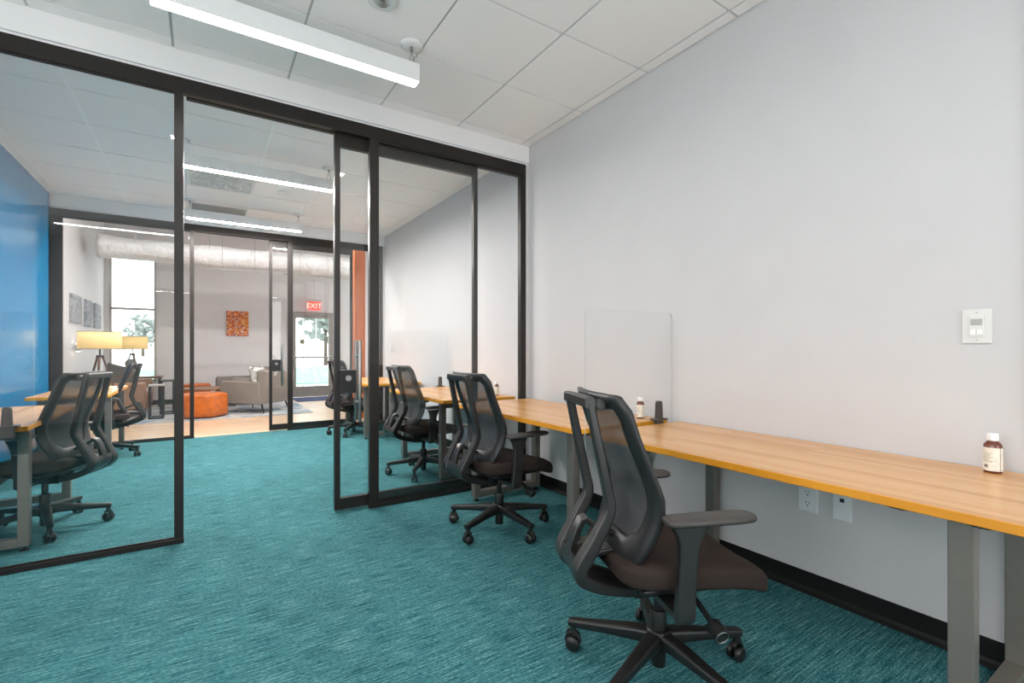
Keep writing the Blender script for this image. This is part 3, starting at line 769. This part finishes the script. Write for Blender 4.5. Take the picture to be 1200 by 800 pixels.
# doormat, rug
o = MB().box(1.80, 3.3, 11.75, 12.75, .001, .012).build('doormat', M['bluemat'], bevel=.004); tag(o, 'dark blue doormat in front of the glass exit door', 'doormat')
o = MB().box(-1.70, 1.75, 9.62, 12.4, .001, .011).build('area_rug', M['rug'], bevel=.003); tag(o, 'pale grey blue patterned rug under the lounge seating', 'rug')
# art
o = MB().box(.452, .898, YF-.035, YF-.001, 1.51, 2.085).build('canvas_painting', M['art_o'], bevel=.003); tag(o, 'orange abstract painting on the far lounge wall', 'painting')
for i, (a, b, z0, z1, lab) in enumerate(((9.80, 10.50, 1.62, 2.06, 'nearest'), (10.86, 11.36, 1.60, 2.06, 'middle'), (11.70, 12.25, 1.60, 2.06, 'farthest'))):
    o = MB().box(LX0+.001, LX0+.04, a, b, z0, z1).build('wall_art_panel', M['art_g'], bevel=.003); tag(o, 'grey abstract wall panel left of the window, %s of the three' % lab, 'painting', 'grey panels on the lounge wall')
t = thing('wall_sconce', 'small grey up and down wall sconce under the grey panels', 'wall light', (LX0, 10.05, 1.225))
MB().cyl((.06, 0, -.06), (.06, 0, .06), .035, 20).box(0, .04, -.02, .02, -.02, .02).build('sconce_body', M['grille'], t, bevel=.002)
for s_ in (-1, 1): MB().cyl((.06, 0, s_*.060), (.06, 0, s_*.062), .026, 16).build('bulb', emat('sconce_bulb_%d' % (s_+1), (255, 232, 196), 25), t)
# duct
dz, dy, drd = 2.97, 10.75, .19
t = thing('air_duct', 'thick silver wrapped air duct under the lounge ceiling', 'duct')
d = MB(); rings = []
for k in range(60):
    x = -1.52 + 4.5*k/59; ph = x*2.4
    bulge = 1 + .05*math.sin(ph*3.1) + .05*math.sin(ph*1.3+1) + (.14 if x > 1.1 else 0)*min(1, (x-1.1)*3 if x > 1.1 else 0)
    rings.append([Vector((x, dy + drd*bulge*(1+.03*math.sin(5*a+ph*2))*math.cos(a), dz + drd*bulge*(1+.04*math.sin(3*a+ph))*math.sin(a))) for a in [2*PI*i/28 for i in range(28)]])
d.loft(rings); d.build('duct_body', M['duct'], t)
for x in (-1.0, 0.1, 1.2, 2.3):
    MB().cyl((x, dy-.22, dz+.1), (x, dy-.22, LZ), .003, 6).cyl((x, dy+.24, dz+.1), (x, dy+.24, LZ), .003, 6).build('duct_hanger', M['grille'], t)
for i, (a, b, lab) in enumerate(((.0, .93, 'left piece over the painting'), (1.32, 2.25, 'right piece towards the exit'))):
    o = MB().box(a, b, 10.28, 10.31, 2.66, 2.69).cyl((a+.3, 10.295, 2.69), (a+.3, 10.295, LZ), .003, 6).cyl((b-.1, 10.295, 2.69), (b-.1, 10.295, LZ), .003, 6).build('ceiling_strut', M['doorgrey']); tag(o, 'thin hanging grey metal strut below the duct, ' + lab, 'strut', 'struts under the duct')
o = B(2.20, 2.385, 8.42, 8.62, 0, LZ).build('orange_column', M['orangewall'], bevel=.004); tag(o, 'orange painted column behind the second glass partition', 'column')
# floor lamps
def make_lamp():
    t = thing('floor_lamp', '', 'lamp')
    s = MB(); n = 40
    s.loft([[Vector((r*math.cos(2*PI*i/n), r*math.sin(2*PI*i/n), z)) for i in range(n)] for r, z in ((.25, 1.20), (.25, 1.455))], M['shade'], cap=False)
    sh = s.build('lamp_shade', None, t, solid=.003)
    b = MB()
    for z in (1.198, 1.450): b.lathe([(.2515, z), (.2540, z), (.2540, z+.010), (.2515, z+.010), (.2515, z)], 40, cap=False)
    b.build('shade_trim', M['shadeband'], sh)
    MB().cyl((0, 0, 1.10), (0, 0, 1.33), .010, 12).cyl((0, 0, 1.08), (0, 0, 1.115), .045, 20).build('lamp_neck', M['darkmetal'], t)
    MB().lathe([(0, 1.26), (.03, 1.28), (.036, 1.32), (.02, 1.36), (0, 1.365)], 16, cap=False).build('bulb', emat('lamp_bulb', (255, 220, 160), 14), t)
    for k in range(3):
        a = 2*PI*k/3 + .5
        MB().sweep([Vector((.03*math.cos(a), .03*math.sin(a), 1.10)), Vector((.35*math.cos(a), .35*math.sin(a), .012))], (.016, .010), side=Vector((-math.sin(a), math.cos(a), 0)), n=10).build('leg', M['walnut'], t)
    return t
lp = make_lamp(); lp.location = (-1.27, 9.16, 0); tag(lp, 'tripod floor lamp with wide cream drum shade, nearer of the two', 'lamp', 'tripod floor lamps in the lounge')
l2 = copy_tree(lp); l2.location = (-1.20, 12.28, 0); l2.rotation_euler = (0, 0, .6); tag(l2, 'tripod floor lamp with drum shade by the window, farther of the two', 'lamp', 'tripod floor lamps in the lounge')
# sofa against left wall (facing +X)
def cushionbox(x0, x1, y0, y1, z0, z1, name, mat, parent, r=.04, **k):
    return B(x0, x1, y0, y1, z0, z1).build(name, mat, parent, bevel=r, seg=4, **k)
t = thing('leather_sofa', 'low tan leather sofa by the window side wall of the lounge', 'sofa', (-1.19, 11.35, .011))
cushionbox(-.42, .34, -.75, -.60, .12, .60, 'armrest', M['tanleather'], t)
cushionbox(-.42, .34, .60, .75, .12, .60, 'armrest', M['tanleather'], t)
cushionbox(-.44, -.22, -.60, .60, .12, .72, 'backrest', M['tanleather'], t)
cushionbox(-.22, .34, -.60, .60, .10, .26, 'sofa_base', M['tanleather'], t)
for a, b in ((-.595, -.005), (.005, .595)): cushionbox(-.20, .36, a, b, .26, .44, 'seat_cushion', M['tanleather'], t)
for sx in (-.38, .28):
    for sy in (-.68, .68): MB().cyl((sx, sy, .002), (sx, sy, .13), .018, 12).build('leg', M['darkmetal'], t)
def pillow(name, lab, loc, rot, mat, s=.42):
    m_ = MB(); n = 12; pts = []
    for sg in (1, -1):
        for j in range(n+1):
            for i in range(n+1):
                x, y = -1+2*i/n, -1+2*j/n
                h = .16*abs((1-x**4)*(1-y**4))**.6
                k = 1 - .06*(1-abs(x))*(y*y) ; k2 = 1 - .06*(1-abs(y))*(x*x)
                pts.append(Vector((x*s/2*k2, y*s/2*k, sg*h*s)))
    N = (n+1)**2; fc = []
    for o_ in (0, N):
        fc += [(o_+j*(n+1)+i, o_+j*(n+1)+i+1, o_+(j+1)*(n+1)+i+1, o_+(j+1)*(n+1)+i) for j in range(n) for i in range(n)]
    m_.faces(pts, fc, None, True); bmesh.ops.remove_doubles(m_.bm, verts=m_.bm.verts[:], dist=.0005)
    o = m_.build(name, mat); o.location = loc; o.rotation_euler = rot; return tag(o, lab, 'pillow')
pillow('throw_pillow', 'dark knitted pillow on the leather sofa', (-1.25, 10.86, .70), (math.radians(75), math.radians(15), 0), M['pillow_d'], .44)
# side tables and console
def frame_table(x0, x1, y0, y1, h, lab, topm, r=.012, z=0.012):
    t = thing('side_table', lab, 'side table', ((x0+x1)/2, (y0+y1)/2, z)); hx, hy = (x1-x0)/2, (y1-y0)/2
    MB().box(-hx, hx, -hy, hy, h-.025, h).build('tabletop', topm, t, bevel=.003)
    f = MB()
    for sx in (-1, 1):
        for sy in (-1, 1): f.box(sx*(hx-r)-r, sx*(hx-r)+r, sy*(hy-r)-r, sy*(hy-r)+r, 0, h-.026)
    for sx in (-1, 1): f.box(sx*(hx-r)-r, sx*(hx-r)+r, -hy, hy, 0, 2*r)
    for sy in (-1, 1): f.box(-hx, hx, sy*(hy-r)-r, sy*(hy-r)+r, 0, 2*r)
    f.build('table_frame', M['darkmetal'], t); return t
frame_table(-.78, -.57, 10.12, 10.42, .58, 'small black framed side table nearest the sofa', M['grille'])
frame_table(-.66, -.45, 10.75, 11.1, .62, 'taller black framed nesting table behind the small one', M['darkmetal'])
t = thing('console_table', 'dark low console table under the window', 'table', (-.62, 12.45, 0))
MB().box(-.75, -.10, -.2, .2, .60, .64).build('tabletop', M['walnut'], t, bevel=.003)
for sx in (-.71, -.14):
    for sy in (-.17, .17): MB().box(sx-.02, sx+.02, sy-.02, sy+.02, 0, .60).build('leg', M['darkmetal'], t)
# ottomans
def ottoman(lab, loc, r, h, n=8, rz=0, cat='ottoman'):
    t = thing('leather_ottoman', lab, cat, loc, rz)
    m_ = MB(); R = []
    for f_, z in ((.93, 0), (1.0, .03), (1.02, h*.5), (1.0, h-.04), (.94, h-.008), (.80, h)):
        ring = []
        for k in range(n*4):
            a = 2*PI*k/(n*4); q = PI/n; rr = math.cos(q)/math.cos(((a+q) % (2*q))-q)
            ring.append(Vector((r*f_*rr*math.cos(a), r*f_*rr*math.sin(a), z)))
        R.append(ring)
    m_.loft(R, M['orangeleather']); m_.build('ottoman_body', None, t, sub=1)
    s = MB(); s.loft([[Vector((r*1.004*math.cos(PI/n)/math.cos(((2*PI*k/(n*4)+PI/n) % (2*PI/n))-PI/n)*math.cos(2*PI*k/(n*4)), r*1.004*math.cos(PI/n)/math.cos(((2*PI*k/(n*4)+PI/n) % (2*PI/n))-PI/n)*math.sin(2*PI*k/(n*4)), z)) for k in range(n*4)] for z in (h-.040, h-.034)], cap=False)
    s.build('piping', M['orangeleather'], t, solid=.006); return t
ottoman('large cognac leather ottoman nearest the lounge glass', (.0, 10.05, .012), .40, .42, 6, .3)
ottoman('small cognac leather ottoman beyond the round coffee table', (-.12, 12.2, .012), .30, .46, 6, 0)
t = thing('coffee_table', 'round wooden coffee table between the two ottomans', 'coffee table', (.02, 11.2, .012))
MB().lathe([(0, .40), (.42, .40), (.42, .43), (0, .43)], 40, cap=False).build('tabletop', M['tanleather'], t, bevel=.004)
for k in range(4):
    a = PI/4 + k*PI/2; MB().cyl((.30*math.cos(a), .30*math.sin(a), .40), (.34*math.cos(a), .34*math.sin(a), 0), .012, 10).build('leg', M['darkmetal'], t)
# armchairs, facing local +X
def armchair(lab, loc, rz):
    t = thing('armchair', lab, 'armchair', loc, rz, 'grey lounge armchairs')
    g = M['greyfab']
    for sg in (-1, 1):
        m_ = MB(); y0, y1 = sg*.31, sg*.41
        pr = [(-.42, .17), (.44, .17), (.47, .22), (.47, .56), (.44, .60), (-.30, .585), (-.36, .57)]
        m_.loft([[Vector((p[0], y, p[1])) for p in pr] for y in (y0, y1)], smooth=False)
        m_.build('armrest', g, t, bevel=.022, seg=3)
    m_ = MB(); pr = [(-.30, .17), (-.42, .17), (-.49, .45), (-.52, .76), (-.50, .79), (-.40, .79), (-.36, .76), (-.28, .42)]
    m_.loft([[Vector((p[0], y, p[1])) for p in pr] for y in (-.405, .405)], smooth=False)
    m_.build('backrest', g, t, bevel=.022, seg=3)
    cushionbox(-.32, .45, -.305, .305, .17, .30, 'seat_base', g, t, .02)
    cushionbox(-.28, .47, -.300, .300, .30, .44, 'seat_cushion', g, t, .04)
    cushionbox(-.36, -.20, -.295, .295, .44, .80, 'back_cushion', g, t, .05)
    for sx, ex in ((-.36, -.42), (.36, .40)):
        for sy in (-.33, .33): MB().cyl((sx, sy, .18), (ex, sy*1.08, .0), .018, 10, r2=.009).build('leg', M['darkmetal'], t)
    return t
armchair('grey upholstered armchair closest to the lounge glass, seen from its side', (.88, 10.42, .012), math.radians(136))
armchair('grey upholstered armchair farther back near the lounge wall', (.80, 11.95, .012), math.radians(200))
pillow('throw_pillow', 'patterned black and white pillow on the nearer grey armchair', (.90, 10.40, .68), (math.radians(70), 0, math.radians(50)), M['pillow_p'], .42)

# ------------------------------------------------------------------ outside
struct(B(-60, 60, YF+.3, 90, -.30, -.10).build('floor_outside', M['concrete']))
o = B(-12, 14, 19, 36, -.11, -.06).build('lawn', M['lawn']); tag(o, 'green lawn outside the exit door', 'lawn', kind='stuff')
fp = thing('railing', 'pale upright railing posts outside the exit door', 'railing', (0, 17.5, -.1))
for k in range(9): MB().box(2.0+.42*k, 2.03+.42*k, 0, .03, 0, 3.4).build('railing_post', M['grille'], fp)
MB().box(2.0, 5.4, 0, .03, 3.4, 3.46).build('top_rail', M['grille'], fp)
def tree(x, y, h, lab, seed, kind=0):
    random.seed(seed); t = thing('tree', lab, 'tree', (x, y, -.1), 0, 'trees outside')
    MB().cyl((0,0,0), (0,0,h*.5), .16, 10, r2=.09).build('trunk', M['bark'], t)
    m_ = MB()
    for k in range(160):
        a, e, rr = random.uniform(0, 2*PI), random.uniform(-1, 1), random.random()**.4
        c = Vector((math.cos(a)*h*.30*rr*math.sqrt(1-e*e), math.sin(a)*h*.30*rr*math.sqrt(1-e*e), h*.62 + e*h*.36*rr))
        s_ = random.uniform(.15, .34)*h*.22
        q = Matrix.Rotation(random.uniform(0, 6), 3, (random.random(), random.random(), random.random()+.1))
        P = [Vector(p)*s_ for p in ((1,0,0),(-1,0,0),(0,1,0),(0,-1,0),(0,0,.7),(0,0,-.7))]
        m_.faces([c + q @ p for p in P], [(0,2,4),(2,1,4),(1,3,4),(3,0,4),(2,0,5),(1,2,5),(3,1,5),(0,3,5)])
    m_.build('foliage', M['leaf'], t)
for i, (x, y, h, lab) in enumerate(((3.9, 40, 6.5, 'bushy tree seen at the left of the exit door glass'), (8.4, 41, 7.5, 'tall bushy tree seen in the middle of the exit door glass'), (13.0, 40, 6.5, 'bushy tree seen at the right of the exit door glass'),
        (-9.6, 60, 6.0, 'distant tree at the left of the lounge window'), (-5.2, 62, 5.0, 'distant low tree in the middle of the lounge window'), (-.9, 56, 7.0, 'distant tree at the right of the lounge window'))):
    tree(x, y, h, lab, 20+i)
def car(x, y, lab):
    t = thing('parked_car', lab, 'car', (x, y, -.1), 0, 'cars parked outside')
    pr = [(-2.1, .3), (2.1, .3), (2.1, .75), (1.2, .9), (.7, 1.4), (-1.0, 1.42), (-1.7, .95), (-2.1, .85)]
    m_ = MB(); m_.loft([[Vector((p[0], yy, p[1])) for p in pr] for yy in (-.85, .85)], smooth=False); m_.build('car_body', M['carw'], t, bevel=.06)
    for sx in (-1.3, 1.3):
        for sy in (-.8, .8): MB().cyl((sx, sy-.1, .32), (sx, sy+.1, .32), .32, 20).build('wheel', M['blackpl'], t)
car(-5.4, 42, 'white parked car seen low in the right of the lounge window'); car(-8.2, 44, 'white parked car seen low in the left of the lounge window')

# ------------------------------------------------------------------ world, camera
wd = bpy.data.worlds.new('World'); bpy.context.scene.world = wd; wd.use_nodes = True
nt = wd.node_tree; bg = nt.nodes['Background']
bg.inputs['Color'].default_value = (1.0, .985, .985, 1); bg.inputs['Strength'].default_value = 4.8
cam = bpy.data.cameras.new('camera'); co = bpy.data.objects.new('camera', cam); C.objects.link(co)
cam.sensor_fit = 'HORIZONTAL'; cam.sensor_width = 36; cam.lens = 560/1200*36
th = math.atan((600-238)/560)
co.location = (0, 0, 1.2); co.rotation_euler = (PI/2, 0, -th)
cam.shift_y = 9/1200; cam.clip_start = .05; cam.clip_end = 300
sc = bpy.context.scene; sc.camera = co
sc.view_settings.view_transform = 'Standard'; sc.view_settings.look = 'None'; sc.view_settings.gamma = 1; sc.view_settings.use_curve_mapping = False
sc.view_settings.exposure = 0.04
